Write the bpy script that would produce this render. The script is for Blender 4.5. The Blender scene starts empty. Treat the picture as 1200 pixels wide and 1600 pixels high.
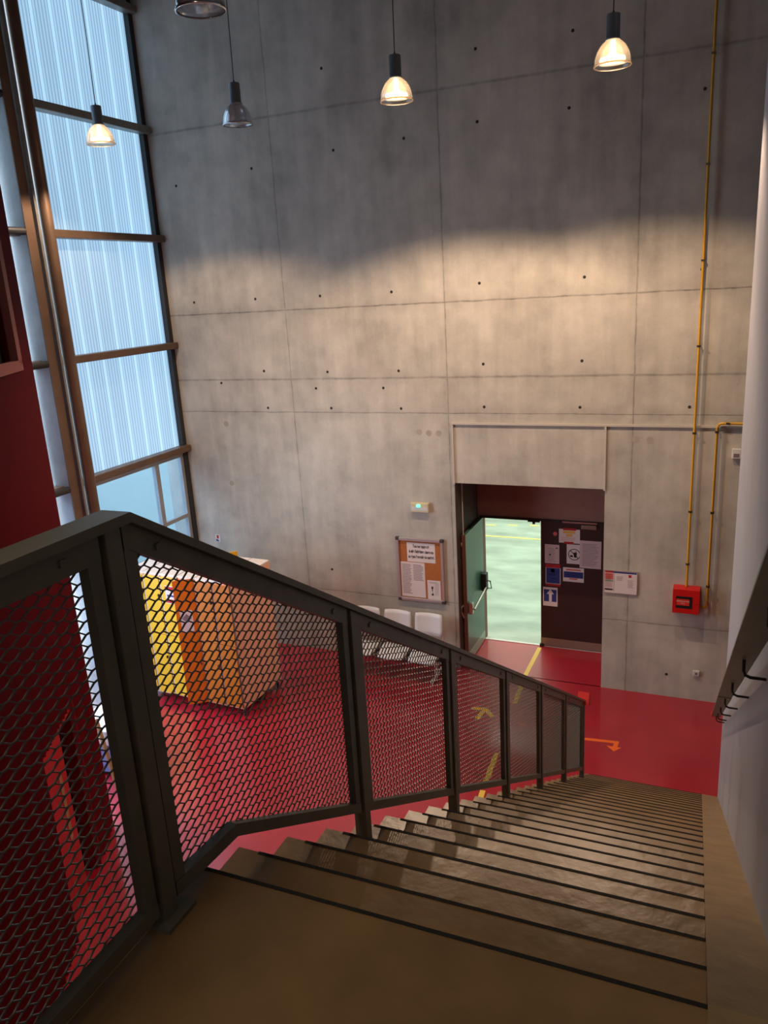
import bpy, math, random
from mathutils import Vector, Matrix
random.seed(7)
C = bpy.context.scene.collection
sc = bpy.context.scene
ZC = 6.142            # camera height above the hall floor

# ------------------------------------------------------------------ camera, world, lights
F_PX = 1231.48
yaw, pitch, roll = 0.41329, -0.27709, -0.05941
fw = Vector((-math.sin(yaw)*math.cos(pitch), math.cos(yaw)*math.cos(pitch), math.sin(pitch)))
r0 = Vector((math.cos(yaw), math.sin(yaw), 0)); u0 = r0.cross(fw)
rr = r0*math.cos(roll)+u0*math.sin(roll); uu = -r0*math.sin(roll)+u0*math.cos(roll)
cd = bpy.data.cameras.new('camera'); cam = bpy.data.objects.new('camera', cd); C.objects.link(cam)
cd.sensor_fit = 'AUTO'; cd.sensor_width = 36; cd.lens = F_PX*36/1600; cd.clip_start = .02
cam.matrix_world = Matrix(((rr.x, uu.x, -fw.x, 0), (rr.y, uu.y, -fw.y, 0), (rr.z, uu.z, -fw.z, ZC), (0, 0, 0, 1)))
sc.camera = cam
w = bpy.data.worlds.new('world'); sc.world = w; w.use_nodes = True
w.node_tree.nodes['Background'].inputs[0].default_value = (.56, .74, .90, 1)
w.node_tree.nodes['Background'].inputs[1].default_value = 5.2
sc.view_settings.view_transform = 'Standard'; sc.view_settings.look = 'None'
sc.view_settings.exposure = 0.58; sc.view_settings.gamma = 1; sc.view_settings.use_curve_mapping = False
POLY_GLOW = .86       # daylight coming through the polycarbonate
LAMP_W = 360          # each lit pendant
LAMP_COL = (1, .72, .50)

def area(name, loc, size, power, col, rot=(0, 0, 0)):
    l = bpy.data.lights.new(name, 'AREA'); l.shape = 'RECTANGLE'; l.size = size[0]; l.size_y = size[1]
    l.energy = power; l.color = col
    o = bpy.data.objects.new(name, l); o.location = (loc[0], loc[1], loc[2]+ZC); o.rotation_euler = rot; C.objects.link(o); return o
area('hall_ceiling_light', (-4, 18, 2.2), (9, 9), 950, (.90, 1.0, .88))
# added unseen fill, in place of daylight through the second window bay
area('window_bay_fill', (-8.55, 6.6, -3.1), (3.4, 2.3), 135, (.86, .95, 1), (math.radians(0), math.radians(-62), 0))
# added cool fill over the stair head, unseen behind the viewer
area('stair_head_cool_fill', (-5.5, -2.6, 2.5), (3, 2), 45, (.72, .85, 1), (math.radians(-70), 0, math.radians(0)))
area('stair_head_warm_fill', (-1.6, -1.6, 3.6), (1.2, 1.2), 62, (1, .86, .68), (math.radians(12), 0, 0))  # added warm fill to brighten the landing and railing, out of view

# ------------------------------------------------------------------ materials
def srgb(r, g, b):
    f = lambda c: (c/255/12.92) if c/255 <= .04045 else ((c/255+.055)/1.055)**2.4
    return (f(r), f(g), f(b), 1)
def mat(name, col, rough=.6, metal=0, coat=0, coat_rough=.1, spec=.5, noise=0, nscale=6, bump=0, bscale=30, emis=None, estr=0, stretch=(1, 1, 1)):
    m = bpy.data.materials.new(name); m.use_nodes = True; nt = m.node_tree; p = nt.nodes['Principled BSDF']
    p.inputs['Base Color'].default_value = col; p.inputs['Roughness'].default_value = rough; p.inputs['Metallic'].default_value = metal
    p.inputs['Coat Weight'].default_value = coat; p.inputs['Coat Roughness'].default_value = coat_rough
    p.inputs['Specular IOR Level'].default_value = spec
    if noise or bump:
        tc = nt.nodes.new('ShaderNodeTexCoord'); mp = nt.nodes.new('ShaderNodeMapping'); nt.links.new(tc.outputs['Object'], mp.inputs[0])
        mp.inputs['Scale'].default_value = stretch
    if noise:
        n = nt.nodes.new('ShaderNodeTexNoise'); n.inputs['Scale'].default_value = nscale; n.inputs['Detail'].default_value = 6
        nt.links.new(mp.outputs[0], n.inputs['Vector'])
        r = nt.nodes.new('ShaderNodeMapRange'); r.inputs[1].default_value = .3; r.inputs[2].default_value = .7
        r.inputs[3].default_value = 1-noise; r.inputs[4].default_value = 1+noise
        nt.links.new(n.outputs[0], r.inputs[0])
        mx = nt.nodes.new('ShaderNodeVectorMath'); mx.operation = 'SCALE'; mx.inputs[0].default_value = col[:3]
        nt.links.new(r.outputs[0], mx.inputs['Scale']); nt.links.new(mx.outputs[0], p.inputs['Base Color'])
    if bump:
        n2 = nt.nodes.new('ShaderNodeTexNoise'); n2.inputs['Scale'].default_value = bscale; n2.inputs['Detail'].default_value = 4
        nt.links.new(mp.outputs[0], n2.inputs['Vector'])
        b = nt.nodes.new('ShaderNodeBump'); b.inputs['Strength'].default_value = bump; b.inputs['Distance'].default_value = .01
        nt.links.new(n2.outputs[0], b.inputs['Height']); nt.links.new(b.outputs[0], p.inputs['Normal'])
    if emis: p.inputs['Emission Color'].default_value = emis; p.inputs['Emission Strength'].default_value = estr
    return m

def mathn(nt, op, a, b=None, c=None, clamp=False):
    n = nt.nodes.new('ShaderNodeMath'); n.operation = op; n.use_clamp = clamp
    for i, v in enumerate((a, b, c)):
        if v is None: continue
        if isinstance(v, (int, float)): n.inputs[i].default_value = v
        else: nt.links.new(v, n.inputs[i])
    return n.outputs[0]

def concrete(name, base, seams_x=(), seams_z=(), coordx=0, extra=1.0):
    m = bpy.data.materials.new(name); m.use_nodes = True; nt = m.node_tree; p = nt.nodes['Principled BSDF']
    tc = nt.nodes.new('ShaderNodeTexCoord'); sep = nt.nodes.new('ShaderNodeSeparateXYZ'); nt.links.new(tc.outputs['Object'], sep.inputs[0])
    def noise(scale, detail=5, stretch=(1, 1, 1), rough=.55):
        mp = nt.nodes.new('ShaderNodeMapping'); nt.links.new(tc.outputs['Object'], mp.inputs[0]); mp.inputs['Scale'].default_value = stretch
        n = nt.nodes.new('ShaderNodeTexNoise'); n.inputs['Scale'].default_value = scale; n.inputs['Detail'].default_value = detail
        n.inputs['Roughness'].default_value = rough; nt.links.new(mp.outputs[0], n.inputs['Vector']); return n.outputs[0]
    big = noise(.9, 5); mid = noise(4, 6); streak = noise(5, 5, (1, 1, .12)); fine = noise(45, 3)
    v = mathn(nt, 'MULTIPLY_ADD', big, .55*extra, 1.0-.275*extra)
    v = mathn(nt, 'ADD', v, mathn(nt, 'MULTIPLY_ADD', mid, .34*extra, -.17*extra))
    v = mathn(nt, 'ADD', v, mathn(nt, 'MULTIPLY_ADD', streak, .40*extra, -.20*extra))
    v = mathn(nt, 'ADD', v, mathn(nt, 'MULTIPLY_ADD', fine, .14, -.07))
    wob = mathn(nt, 'MULTIPLY_ADD', noise(3, 3), .05, -.025)
    seam = None
    for c0, lst in ((sep.outputs[0], seams_x), (sep.outputs[2], seams_z)):
        for (pos, wd, dark) in lst:
            a = mathn(nt, 'ABSOLUTE', mathn(nt, 'SUBTRACT', c0, pos) if False else mathn(nt, 'ADD', mathn(nt, 'SUBTRACT', c0, pos), mathn(nt, 'MULTIPLY', wob, .5)))
            l = mathn(nt, 'MULTIPLY', mathn(nt, 'SUBTRACT', 1, mathn(nt, 'DIVIDE', a, wd), clamp=True), dark)
            halo = mathn(nt, 'MULTIPLY', mathn(nt, 'SUBTRACT', 1, mathn(nt, 'DIVIDE', a, .16), clamp=True), dark*.22)
            l = mathn(nt, 'MAXIMUM', l, halo)
            seam = l if seam is None else mathn(nt, 'MAXIMUM', seam, l)
    if seam is not None:
        sm = mathn(nt, 'MULTIPLY', seam, mathn(nt, 'MULTIPLY_ADD', noise(7, 4), 1.6, -.1, clamp=True))
        v = mathn(nt, 'MULTIPLY', v, mathn(nt, 'SUBTRACT', 1, sm))
    sc_ = nt.nodes.new('ShaderNodeVectorMath'); sc_.operation = 'SCALE'; sc_.inputs[0].default_value = base[:3]
    nt.links.new(v, sc_.inputs['Scale']); nt.links.new(sc_.outputs[0], p.inputs['Base Color'])
    p.inputs['Roughness'].default_value = .72
    b = nt.nodes.new('ShaderNodeBump'); b.inputs['Strength'].default_value = .35; b.inputs['Distance'].default_value = .02
    hgt = mathn(nt, 'ADD', mathn(nt, 'MULTIPLY', mid, .4), mathn(nt, 'MULTIPLY', fine, .15))
    if seam is not None: hgt = mathn(nt, 'SUBTRACT', hgt, mathn(nt, 'MULTIPLY', seam, .6))
    nt.links.new(hgt, b.inputs['Height']); nt.links.new(b.outputs[0], p.inputs['Normal'])
    return m

def glass(name, tint=(.8, .9, 1, 1), amount=.12):
    m = bpy.data.materials.new(name); m.use_nodes = True; nt = m.node_tree; nt.nodes.clear()
    o = nt.nodes.new('ShaderNodeOutputMaterial'); t = nt.nodes.new('ShaderNodeBsdfTransparent'); t.inputs[0].default_value = tint
    g = nt.nodes.new('ShaderNodeBsdfGlossy'); g.inputs['Roughness'].default_value = .03
    mx = nt.nodes.new('ShaderNodeMixShader'); mx.inputs[0].default_value = amount
    nt.links.new(t.outputs[0], mx.inputs[1]); nt.links.new(g.outputs[0], mx.inputs[2]); nt.links.new(mx.outputs[0], o.inputs[0]); return m

def polycarb():
    # backlit twin-wall sheet: daylight glows through, cell webs and sheet joints show as ribs
    m = bpy.data.materials.new('polycarbonate'); m.use_nodes = True; nt = m.node_tree; nt.nodes.clear()
    tc = nt.nodes.new('ShaderNodeTexCoord'); sep = nt.nodes.new('ShaderNodeSeparateXYZ'); nt.links.new(tc.outputs['Object'], sep.inputs[0])
    y = sep.outputs[1]
    fine = mathn(nt, 'PINGPONG', mathn(nt, 'MULTIPLY', y, 1/.030), 1)
    fine = mathn(nt, 'MULTIPLY_ADD', mathn(nt, 'SMOOTH_MIN', fine, .8, .2), .50, .52)
    ph = mathn(nt, 'FRACT', mathn(nt, 'MULTIPLY', mathn(nt, 'ADD', y, -9.389+3.6), 1/.36))
    band = mathn(nt, 'SUBTRACT', 1, mathn(nt, 'DIVIDE', mathn(nt, 'ABSOLUTE', mathn(nt, 'SUBTRACT', ph, .5)), .085), clamp=True)
    band = mathn(nt, 'GREATER_THAN', band, .02)
    edge = mathn(nt, 'LESS_THAN', mathn(nt, 'ABSOLUTE', mathn(nt, 'SUBTRACT', ph, .40)), .018)
    v = mathn(nt, 'ADD', mathn(nt, 'MULTIPLY', fine, mathn(nt, 'SUBTRACT', 1, band)), mathn(nt, 'MULTIPLY', band, 1.08))
    v = mathn(nt, 'MULTIPLY', v, mathn(nt, 'MULTIPLY_ADD', edge, -.25, 1))
    mp = nt.nodes.new('ShaderNodeMapping'); nt.links.new(tc.outputs['Object'], mp.inputs[0]); mp.inputs['Scale'].default_value = (1, 1, .25)
    n = nt.nodes.new('ShaderNodeTexNoise'); n.inputs['Scale'].default_value = .8; nt.links.new(mp.outputs[0], n.inputs['Vector'])
    v = mathn(nt, 'MULTIPLY', v, mathn(nt, 'MULTIPLY_ADD', n.outputs[0], .5, .75))
    e = nt.nodes.new('ShaderNodeEmission'); e.inputs[0].default_value = srgb(160, 200, 232)
    nt.links.new(mathn(nt, 'MULTIPLY', v, POLY_GLOW), e.inputs[1])
    g = nt.nodes.new('ShaderNodeBsdfPrincipled'); g.inputs['Base Color'].default_value = (.10, .12, .14, 1); g.inputs['Roughness'].default_value = .25
    ad = nt.nodes.new('ShaderNodeAddShader'); o = nt.nodes.new('ShaderNodeOutputMaterial')
    nt.links.new(e.outputs[0], ad.inputs[0]); nt.links.new(g.outputs[0], ad.inputs[1]); nt.links.new(ad.outputs[0], o.inputs[0]); return m

def shade_mat(name, tint, lit):
    m = bpy.data.materials.new(name); m.use_nodes = True; nt = m.node_tree; nt.nodes.clear()
    o = nt.nodes.new('ShaderNodeOutputMaterial')
    t = nt.nodes.new('ShaderNodeBsdfTransparent'); t.inputs[0].default_value = tint
    g = nt.nodes.new('ShaderNodeBsdfGlossy'); g.inputs['Roughness'].default_value = .18; g.inputs[0].default_value = (.8, .8, .8, 1)
    tr = nt.nodes.new('ShaderNodeBsdfTranslucent'); tr.inputs[0].default_value = tint
    lw = nt.nodes.new('ShaderNodeLayerWeight'); lw.inputs[0].default_value = .35
    m1 = nt.nodes.new('ShaderNodeMixShader'); m1.inputs[0].default_value = .45
    nt.links.new(t.outputs[0], m1.inputs[1]); nt.links.new(tr.outputs[0], m1.inputs[2])
    m2 = nt.nodes.new('ShaderNodeMixShader'); nt.links.new(mathn(nt, 'MULTIPLY_ADD', lw.outputs[1], .5, .22 if lit else .62), m2.inputs[0])
    nt.links.new(m1.outputs[0], m2.inputs[1]); nt.links.new(g.outputs[0], m2.inputs[2]); nt.links.new(m2.outputs[0], o.inputs[0]); return m

M = {}
M['concrete'] = concrete('board_marked_concrete', (.46, .415, .35), [(-6.47, .018, .55), (-3.80, .02, .6), (-1.11, .02, .6)],
                         [(2.55+ZC, .035, .5), (-.26+ZC, .02, .75), (-1.35+ZC, .03, .55), (-1.89+ZC, .014, .7), (-4.99+ZC, .015, .65)], extra=1.5)
M['concrete_plain'] = concrete('plain_concrete', (.36, .36, .36), extra=1.3)
M['hole'] = mat('tie_hole', srgb(45, 40, 36), .9)
M['plug'] = mat('mortar_plug', srgb(165, 155, 138), .8, noise=.1)
M['redfloor'] = mat('red_resin_floor', srgb(164, 16, 38), .42, coat=1, coat_rough=.15, noise=.10, nscale=1.5)
M['white_wall'] = mat('painted_white_wall', srgb(165, 162, 165), .6, noise=.05, nscale=2, bump=.1, bscale=14)
M['ceiling'] = mat('dark_ceiling', srgb(90, 88, 86), .9)
M['brown_wall'] = mat('brown_painted_wall', srgb(140, 100, 88), .7, noise=.08)
M['reveal'] = mat('dark_reveal_paint', srgb(84, 68, 60), .7)
M['stair'] = mat('khaki_stair_paint', srgb(126, 98, 64), .36, noise=.16, nscale=5, bump=.5, bscale=9)
M['stair_edge'] = mat('khaki_side_strip', srgb(138, 114, 80), .55, noise=.18, nscale=6, bump=.3, bscale=25)
M['nosing'] = mat('black_nosing', srgb(26, 22, 18), .9, noise=.3, nscale=60)
M['rail'] = mat('dark_green_grey_steel', srgb(106, 101, 86), .42, .12, noise=.15, nscale=9)
M['mesh'] = mat('dark_mesh_steel', srgb(104, 99, 92), .45, .25)
M['redtape'] = mat('red_tape', srgb(225, 45, 40), .5)
M['galv'] = mat('galvanised_steel', srgb(135, 132, 125), .42, .5, noise=.15, nscale=5)
M['brownsteel'] = mat('weathered_steel_tube', srgb(112, 90, 74), .42, .45, noise=.12, nscale=4)
M['darksteel'] = mat('dark_steel', srgb(52, 52, 54), .5, .3)
M['alu'] = mat('window_aluminium', srgb(165, 165, 165), .4, .4)
M['poly'] = polycarb()
M['glass'] = glass('window_glass')
M['red_clad'] = mat('dark_red_cladding', srgb(112, 18, 28), .32, noise=.06)
M['red_door'] = mat('bright_red_door_paint', srgb(165, 18, 24), .45)
M['redframe'] = mat('brown_red_frame', srgb(130, 66, 62), .6)
M['black'] = mat('black_plastic', srgb(22, 20, 20), .5)
M['dark'] = mat('dark_interior', srgb(24, 14, 14), .9)  # near-black colour stands in for the darkness inside the red room
M['pipe'] = mat('yellow_pipe', srgb(205, 150, 30), .45, noise=.06, nscale=8)
M['clamp'] = mat('pipe_clamp', srgb(90, 80, 66), .4, .8)
M['conduit'] = mat('white_conduit', srgb(190, 180, 168), .5)
M['firered'] = mat('fire_red_enamel', srgb(205, 22, 20), .4)
M['label_red'] = mat('red_label', srgb(220, 50, 40), .5)
M['white'] = mat('white_plastic', srgb(205, 200, 195), .5)
M['ivory'] = mat('ivory_plastic', srgb(205, 190, 155), .5)
M['paper'] = mat('paper', srgb(205, 178, 176), .8)
M['paper_w'] = mat('white_paper', srgb(220, 205, 200), .8)
M['ink'] = mat('grey_print', srgb(120, 100, 102), .8)
M['inkb'] = mat('black_print', srgb(30, 26, 28), .8)
M['blue'] = mat('blue_print', srgb(40, 52, 120), .7)
M['redp'] = mat('red_print', srgb(175, 28, 30), .7)
M['pinkp'] = mat('pink_print', srgb(205, 95, 85), .7)
M['yellowp'] = mat('yellow_print', srgb(225, 170, 70), .7)
M['greenp'] = mat('grey_green_print', srgb(140, 145, 125), .7)
M['frame_al'] = mat('silver_board_frame', srgb(185, 172, 170), .35, .5)
M['cork'] = mat('cork', srgb(170, 100, 48), .85, noise=.12, nscale=30)
M['corner'] = mat('grey_corner_cap', srgb(62, 58, 58), .5)
M['green_leaf'] = mat('green_door_leaf', srgb(60, 108, 92), .4, coat=.2)
M['brown_leaf'] = mat('dark_brown_door_leaf', srgb(52, 26, 24), .5)
M['brown_edge'] = mat('brown_door_edge', srgb(110, 72, 60), .45)
M['kick'] = mat('kick_plate', srgb(150, 130, 118), .35, .5)
M['kick_g'] = mat('pale_kick_plate', srgb(150, 170, 155), .35, .4)
M['chrome'] = mat('brushed_metal', srgb(190, 180, 172), .3, .8)
M['hallfloor'] = mat('pale_green_hall_floor', srgb(160, 170, 157), .4, coat=.3, coat_rough=.3, noise=.26, nscale=1.1, stretch=(1, 2.2, 1))
M['hallwall'] = mat('hall_wall', srgb(190, 200, 190), .8)
M['yellowline'] = mat('yellow_floor_line', srgb(225, 205, 110), .5)
M['yellowtape'] = mat('yellow_floor_tape', srgb(226, 186, 70), .5)
M['orangetape'] = mat('orange_floor_tape', srgb(240, 105, 30), .5)
M['seat'] = mat('white_seat_shell', srgb(215, 212, 210), .4, noise=.03)
M['seatmetal'] = mat('pale_grey_tube', srgb(215, 210, 202), .4, .3)
M['lock_side'] = mat('salmon_beige_side', srgb(238, 186, 156), .5)
M['lock_top'] = mat('cream_locker_top', srgb(228, 214, 202), .5)
M['yellow'] = mat('yellow_locker_door', srgb(232, 180, 38), .45)
M['orange'] = mat('orange_locker_door', srgb(205, 98, 10), .45)
M['ochre'] = mat('ochre_locker_door', srgb(190, 104, 16), .45)
M['lockframe'] = mat('pale_locker_frame', srgb(190, 180, 165), .5)
M['lockgrey'] = mat('mauve_grey_frame', srgb(125, 95, 92), .5)
M['cratblue'] = mat('blue_grey_plastic', srgb(105, 125, 185), .5)
M['wood'] = mat('pale_brown_lath', srgb(150, 115, 80), .6)
M['can'] = mat('grey_lamp_housing', srgb(125, 130, 136), .35, .35)
M['shade_lit'] = shade_mat('warm_prismatic_shade', (1, .86, .70, 1), True)
M['shade_off'] = shade_mat('grey_prismatic_shade', (.82, .86, .92, 1), False)
M['bulb'] = mat('lit_bulb', (1, .8, .6, 1), .5, emis=(1, .72, .45, 1), estr=5)
M['bulb_off'] = mat('unlit_bulb', srgb(200, 195, 185), .3)
M['core'] = mat('brown_lamp_core', srgb(150, 105, 80), .4)
M['led'] = mat('green_exit_led', (0.1, .9, .5, 1), .5, emis=(.12, 1, .55, 1), estr=1.5)
M['extwall'] = mat('pale_outside_wall', srgb(215, 220, 222), .9)
M['extground'] = mat('outside_paving', srgb(150, 155, 155), .9)

# ------------------------------------------------------------------ mesh builder (coordinates relative to eye level; +ZC on build)
def wloc(o):
    v = Vector((0, 0, 0))
    while o: v += o.location; o = o.parent
    return v
class MB:
    def __init__(s): s.v = []; s.f = []; s.m = []; s.mi = 0; s.sm = []
    def use(s, i): s.mi = i; return s
    def add(s, vs, fs, smooth=False):
        b = len(s.v); s.v += [tuple(x) for x in vs]
        for f in fs: s.f.append(tuple(b+i for i in f)); s.m.append(s.mi); s.sm.append(smooth)
        return s
    def box(s, x0, x1, y0, y1, z0, z1):
        x0, x1 = min(x0, x1), max(x0, x1); y0, y1 = min(y0, y1), max(y0, y1); z0, z1 = min(z0, z1), max(z0, z1)
        return s.add([(x0, y0, z0), (x1, y0, z0), (x1, y1, z0), (x0, y1, z0), (x0, y0, z1), (x1, y0, z1), (x1, y1, z1), (x0, y1, z1)],
                     [(0, 3, 2, 1), (4, 5, 6, 7), (0, 1, 5, 4), (1, 2, 6, 5), (2, 3, 7, 6), (3, 0, 4, 7)])
    def obox(s, c, ax, ay, az):   # centre and three half-extent vectors
        c, ax, ay, az = map(Vector, (c, ax, ay, az)); vs = []
        for k in (-1, 1):
            for (i, j) in ((-1, -1), (1, -1), (1, 1), (-1, 1)): vs.append(c+ax*i+ay*j+az*k)
        return s.add(vs, [(0, 3, 2, 1), (4, 5, 6, 7), (0, 1, 5, 4), (1, 2, 6, 5), (2, 3, 7, 6), (3, 0, 4, 7)])
    def bar(s, p, q, w, h, side=(1, 0, 0)):   # bar from p to q, w across 'side', h across the other
        p, q, side = Vector(p), Vector(q), Vector(side); d = (q-p); L = d.length; d.normalize()
        side = (side-d*side.dot(d)).normalized(); n = d.cross(side)
        return s.obox((p+q)/2, side*w/2, n*h/2, d*L/2)
    def tube(s, pts, r, n=8):
        pts = [Vector(p) for p in pts]; rings = []
        ref = Vector((0, 0, 1))
        for i, p in enumerate(pts):
            d = (pts[min(i+1, len(pts)-1)]-pts[max(i-1, 0)]).normalized()
            rf = ref if abs(d.dot(ref)) < .95 else Vector((0, 1, 0))
            a = d.cross(rf).normalized(); b = d.cross(a)
            rings.append([p+a*r*math.cos(t)+b*r*math.sin(t) for t in [2*math.pi*k/n for k in range(n)]])
        vs = [v for rg in rings for v in rg]; fs = []
        for i in range(len(pts)-1):
            for k in range(n): fs.append((i*n+k, i*n+(k+1) % n, (i+1)*n+(k+1) % n, (i+1)*n+k))
        s.add(vs, fs, True); e = (len(pts)-1)*n
        return s.add([vs[k] for k in range(n)], [tuple(range(n))]).add([vs[e+k] for k in range(n)], [tuple(reversed(range(n)))])
    def lathe(s, c, prof, n=28, close=False):
        vs = []; fs = []
        for (r, z) in prof:
            for k in range(n): t = 2*math.pi*k/n; vs.append((c[0]+r*math.cos(t), c[1]+r*math.sin(t), c[2]+z))
        for i in range(len(prof)-1):
            for k in range(n): fs.append((i*n+k, i*n+(k+1) % n, (i+1)*n+(k+1) % n, (i+1)*n+k))
        return s.add(vs, fs, True)
    def prism_x(s, poly, x0, x1):   # polygon in (y,z), extruded in x
        n = len(poly); vs = [(x0, y, z) for y, z in poly]+[(x1, y, z) for y, z in poly]
        fs = [tuple(range(n)), tuple(reversed(range(n, 2*n)))]+[(i, i+n, (i+1) % n+n, (i+1) % n) for i in range(n)]
        return s.add(vs, fs)
    def prism_y(s, poly, y0, y1):   # polygon in (x,z)
        n = len(poly); vs = [(x, y0, z) for x, z in poly]+[(x, y1, z) for x, z in poly]
        fs = [tuple(reversed(range(n))), tuple(range(n, 2*n))]+[((i+1) % n, (i+1) % n+n, i+n, i) for i in range(n)]
        return s.add(vs, fs)
    def prism_z(s, poly, z0, z1):   # polygon in (x,y)
        n = len(poly); vs = [(x, y, z0) for x, y in poly]+[(x, y, z1) for x, y in poly]
        fs = [tuple(reversed(range(n))), tuple(range(n, 2*n))]+[(i, (i+1) % n, (i+1) % n+n, i+n) for i in range(n)]
        return s.add(vs, fs)
    def build(s, name, mats, parent=None, bevel=0, origin=None):
        if not isinstance(mats, (list, tuple)): mats = [mats]
        base = wloc(parent) if parent else Vector((0, 0, 0))
        if origin and not parent: base = Vector(origin)+Vector((0, 0, ZC))
        me = bpy.data.meshes.new(name); me.from_pydata([(x-base.x, y-base.y, z+ZC-base.z) for x, y, z in s.v], [], s.f)
        for m_ in mats: me.materials.append(m_)
        me.polygons.foreach_set('material_index', s.m); me.polygons.foreach_set('use_smooth', s.sm); me.update()
        o = bpy.data.objects.new(name, me); C.objects.link(o)
        if parent: o.parent = parent
        elif origin: o.location = base
        if bevel:
            b = o.modifiers.new('bevel', 'BEVEL'); b.width = bevel; b.segments = 2; b.limit_method = 'ANGLE'
        return o
def thing(name, label, cat, loc, group=None):
    o = bpy.data.objects.new(name, None); C.objects.link(o); o.location = (loc[0], loc[1], loc[2]+ZC); o.empty_display_size = .1
    o['label'] = label; o['category'] = cat
    if group: o['group'] = group
    return o
def tag(o, label, cat, group=None):
    o['label'] = label; o['category'] = cat
    if group: o['group'] = group
    return o
def struct(o, label=None):
    o['kind'] = 'structure'
    if label: o['label'] = label
    return o
def text_mesh(name, lines, size, loc, mt, parent, spacing=1.15, thick=.0004, sx=1, bold=0):
    """lettering on a plane facing -y; loc = centre (x, y, z)"""
    cu = bpy.data.curves.new(name, 'FONT'); cu.body = '\n'.join(lines); cu.size = size; cu.align_x = 'CENTER'; cu.align_y = 'CENTER'
    cu.space_line = spacing; cu.extrude = thick; cu.offset = bold
    t = bpy.data.objects.new(name, cu); C.objects.link(t); bpy.context.view_layer.update()
    me = bpy.data.meshes.new_from_object(t); bpy.data.objects.remove(t)
    me.transform(Matrix.Diagonal((sx, 1, 1, 1))); me.transform(Matrix.Rotation(math.pi/2, 4, 'X'))
    base = wloc(parent); me.transform(Matrix.Translation((loc[0]-base.x, loc[1]-base.y, loc[2]+ZC-base.z)))
    me.materials.clear(); me.materials.append(mt)
    o = bpy.data.objects.new(name, me); C.objects.link(o); o.parent = parent; return o

ZF = -6.142; D = 11.32; Y2 = 12.5; WX = -8.77
XW = .215                     # face of the wall beside the stairs
TR, RI = .28, .1712           # tread and riser
Y1, Z1 = 1.468, -1.520        # first nosing (edge of the landing)
NS = 27
def nose(y): return Z1-(y-Y1)*RI/TR
def tread_z(y):
    n = math.ceil((y-Y1)/TR); return Z1-max(0, n)*RI

# ------------------------------------------------------------------ setting
struct(MB().box(-9.2, 5, -4, D+.02, ZF-.2, ZF).box(-3.735, -1.475, D, Y2+.06, ZF-.2, ZF).build('floor', M['redfloor']))
wb = MB()
wb.box(-9.2, -3.735, D, Y2, ZF-.2, 6).box(-1.475, 5, D, Y2, ZF-.2, 6).box(-3.735, -1.475, D, Y2, -2.975, 6)
def disc(mb, x, z, r, y=D-.002, n=10):
    mb.add([(x+r*math.cos(2*math.pi*k/n), y, z+r*math.sin(2*math.pi*k/n)) for k in range(n)], [tuple(range(n))])
holes = [(-6.84,1.87),(-5.43,1.97),(-8.27,1.76),(-5.53,3.06),(-4.32,2.0),(-3.25,2.08),(-2.02,2.09),(-.39,2.09),(-3.25,2.96),(-1.98,2.97),
 (-8.19,-.06),(-7.0,-.06),(-5.83,-.07),(-4.63,-.07),(-3.27,-.02),(-1.8,-.02),(-.32,-.01),(-6.97,-1.21),(-5.8,-1.24),(-4.58,-1.24),(-3.24,-1.16),(-1.82,-1.14),
 (-6.96,-1.82),(-5.78,-1.82),(-4.57,-1.82),(-3.24,-1.79),(-1.84,-1.79),(-.39,-1.78),(-7.83,-1.4),(-6.03,-1.5),(-4.85,-1.5),(-.53,-5.78),(-6.0,-4.6)]
wb.use(1)
for x, z in holes: disc(wb, x, z, .022); 
wb.use(2)
for x, z in [(-4.29,-2.184),(-4.13,-2.2),(-3.97,-2.2),(-1.07,-2.24),(-.88,-2.245),(-7.83,-2.1),(-7.85,-3.15)]: disc(wb, x, z, .05)
struct(wb.build('wall_back', [M['concrete'], M['hole'], M['plug']]))
# door wall deep in the opening
dw = MB().box(-3.735, -1.475, Y2, Y2+.15, -3.87, -2.5).box(-3.735, -3.65, Y2, Y2+.15, ZF, -3.87).box(-1.625, -1.475, Y2, Y2+.15, ZF, -3.87)
struct(dw.build('wall_recess', M['brown_wall']), 'brown painted wall above the double doors')
struct(MB().box(-3.70, -1.60, Y2-.03, Y2+.02, -3.87, -3.835).build('trim_1', M['black']))
struct(MB().box(-3.65, -1.625, Y2-.005, Y2+.05, ZF-.001, ZF+.008).build('trim_2', M['white']))  # threshold, white to stand in for the bright strip of sunlight on it
struct(MB().box(-3.742, -3.733, D-.004, Y2, ZF, -2.975).build('wall_reveal', M['reveal']))
# wall beside the stairs, walls behind and beyond, ceiling
struct(MB().box(XW, XW+.28, -4, 8.755, ZF-.2, 6).build('wall_right', M['white_wall']))
struct(MB().box(4.9, 5.1, -4, D, ZF-.2, 6).box(XW+.28, 5, -4.2, -4, ZF, 6).build('wall_far_right', M['concrete_plain']))
struct(MB().box(-9.2, XW+.28, -4.2, -4, ZF-.2, 6).build('wall_front', M['concrete_plain']))
struct(MB().box(-9.2, 5.1, -4.2, Y2, 5.2, 5.4).build('ceiling', M['ceiling']))
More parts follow.
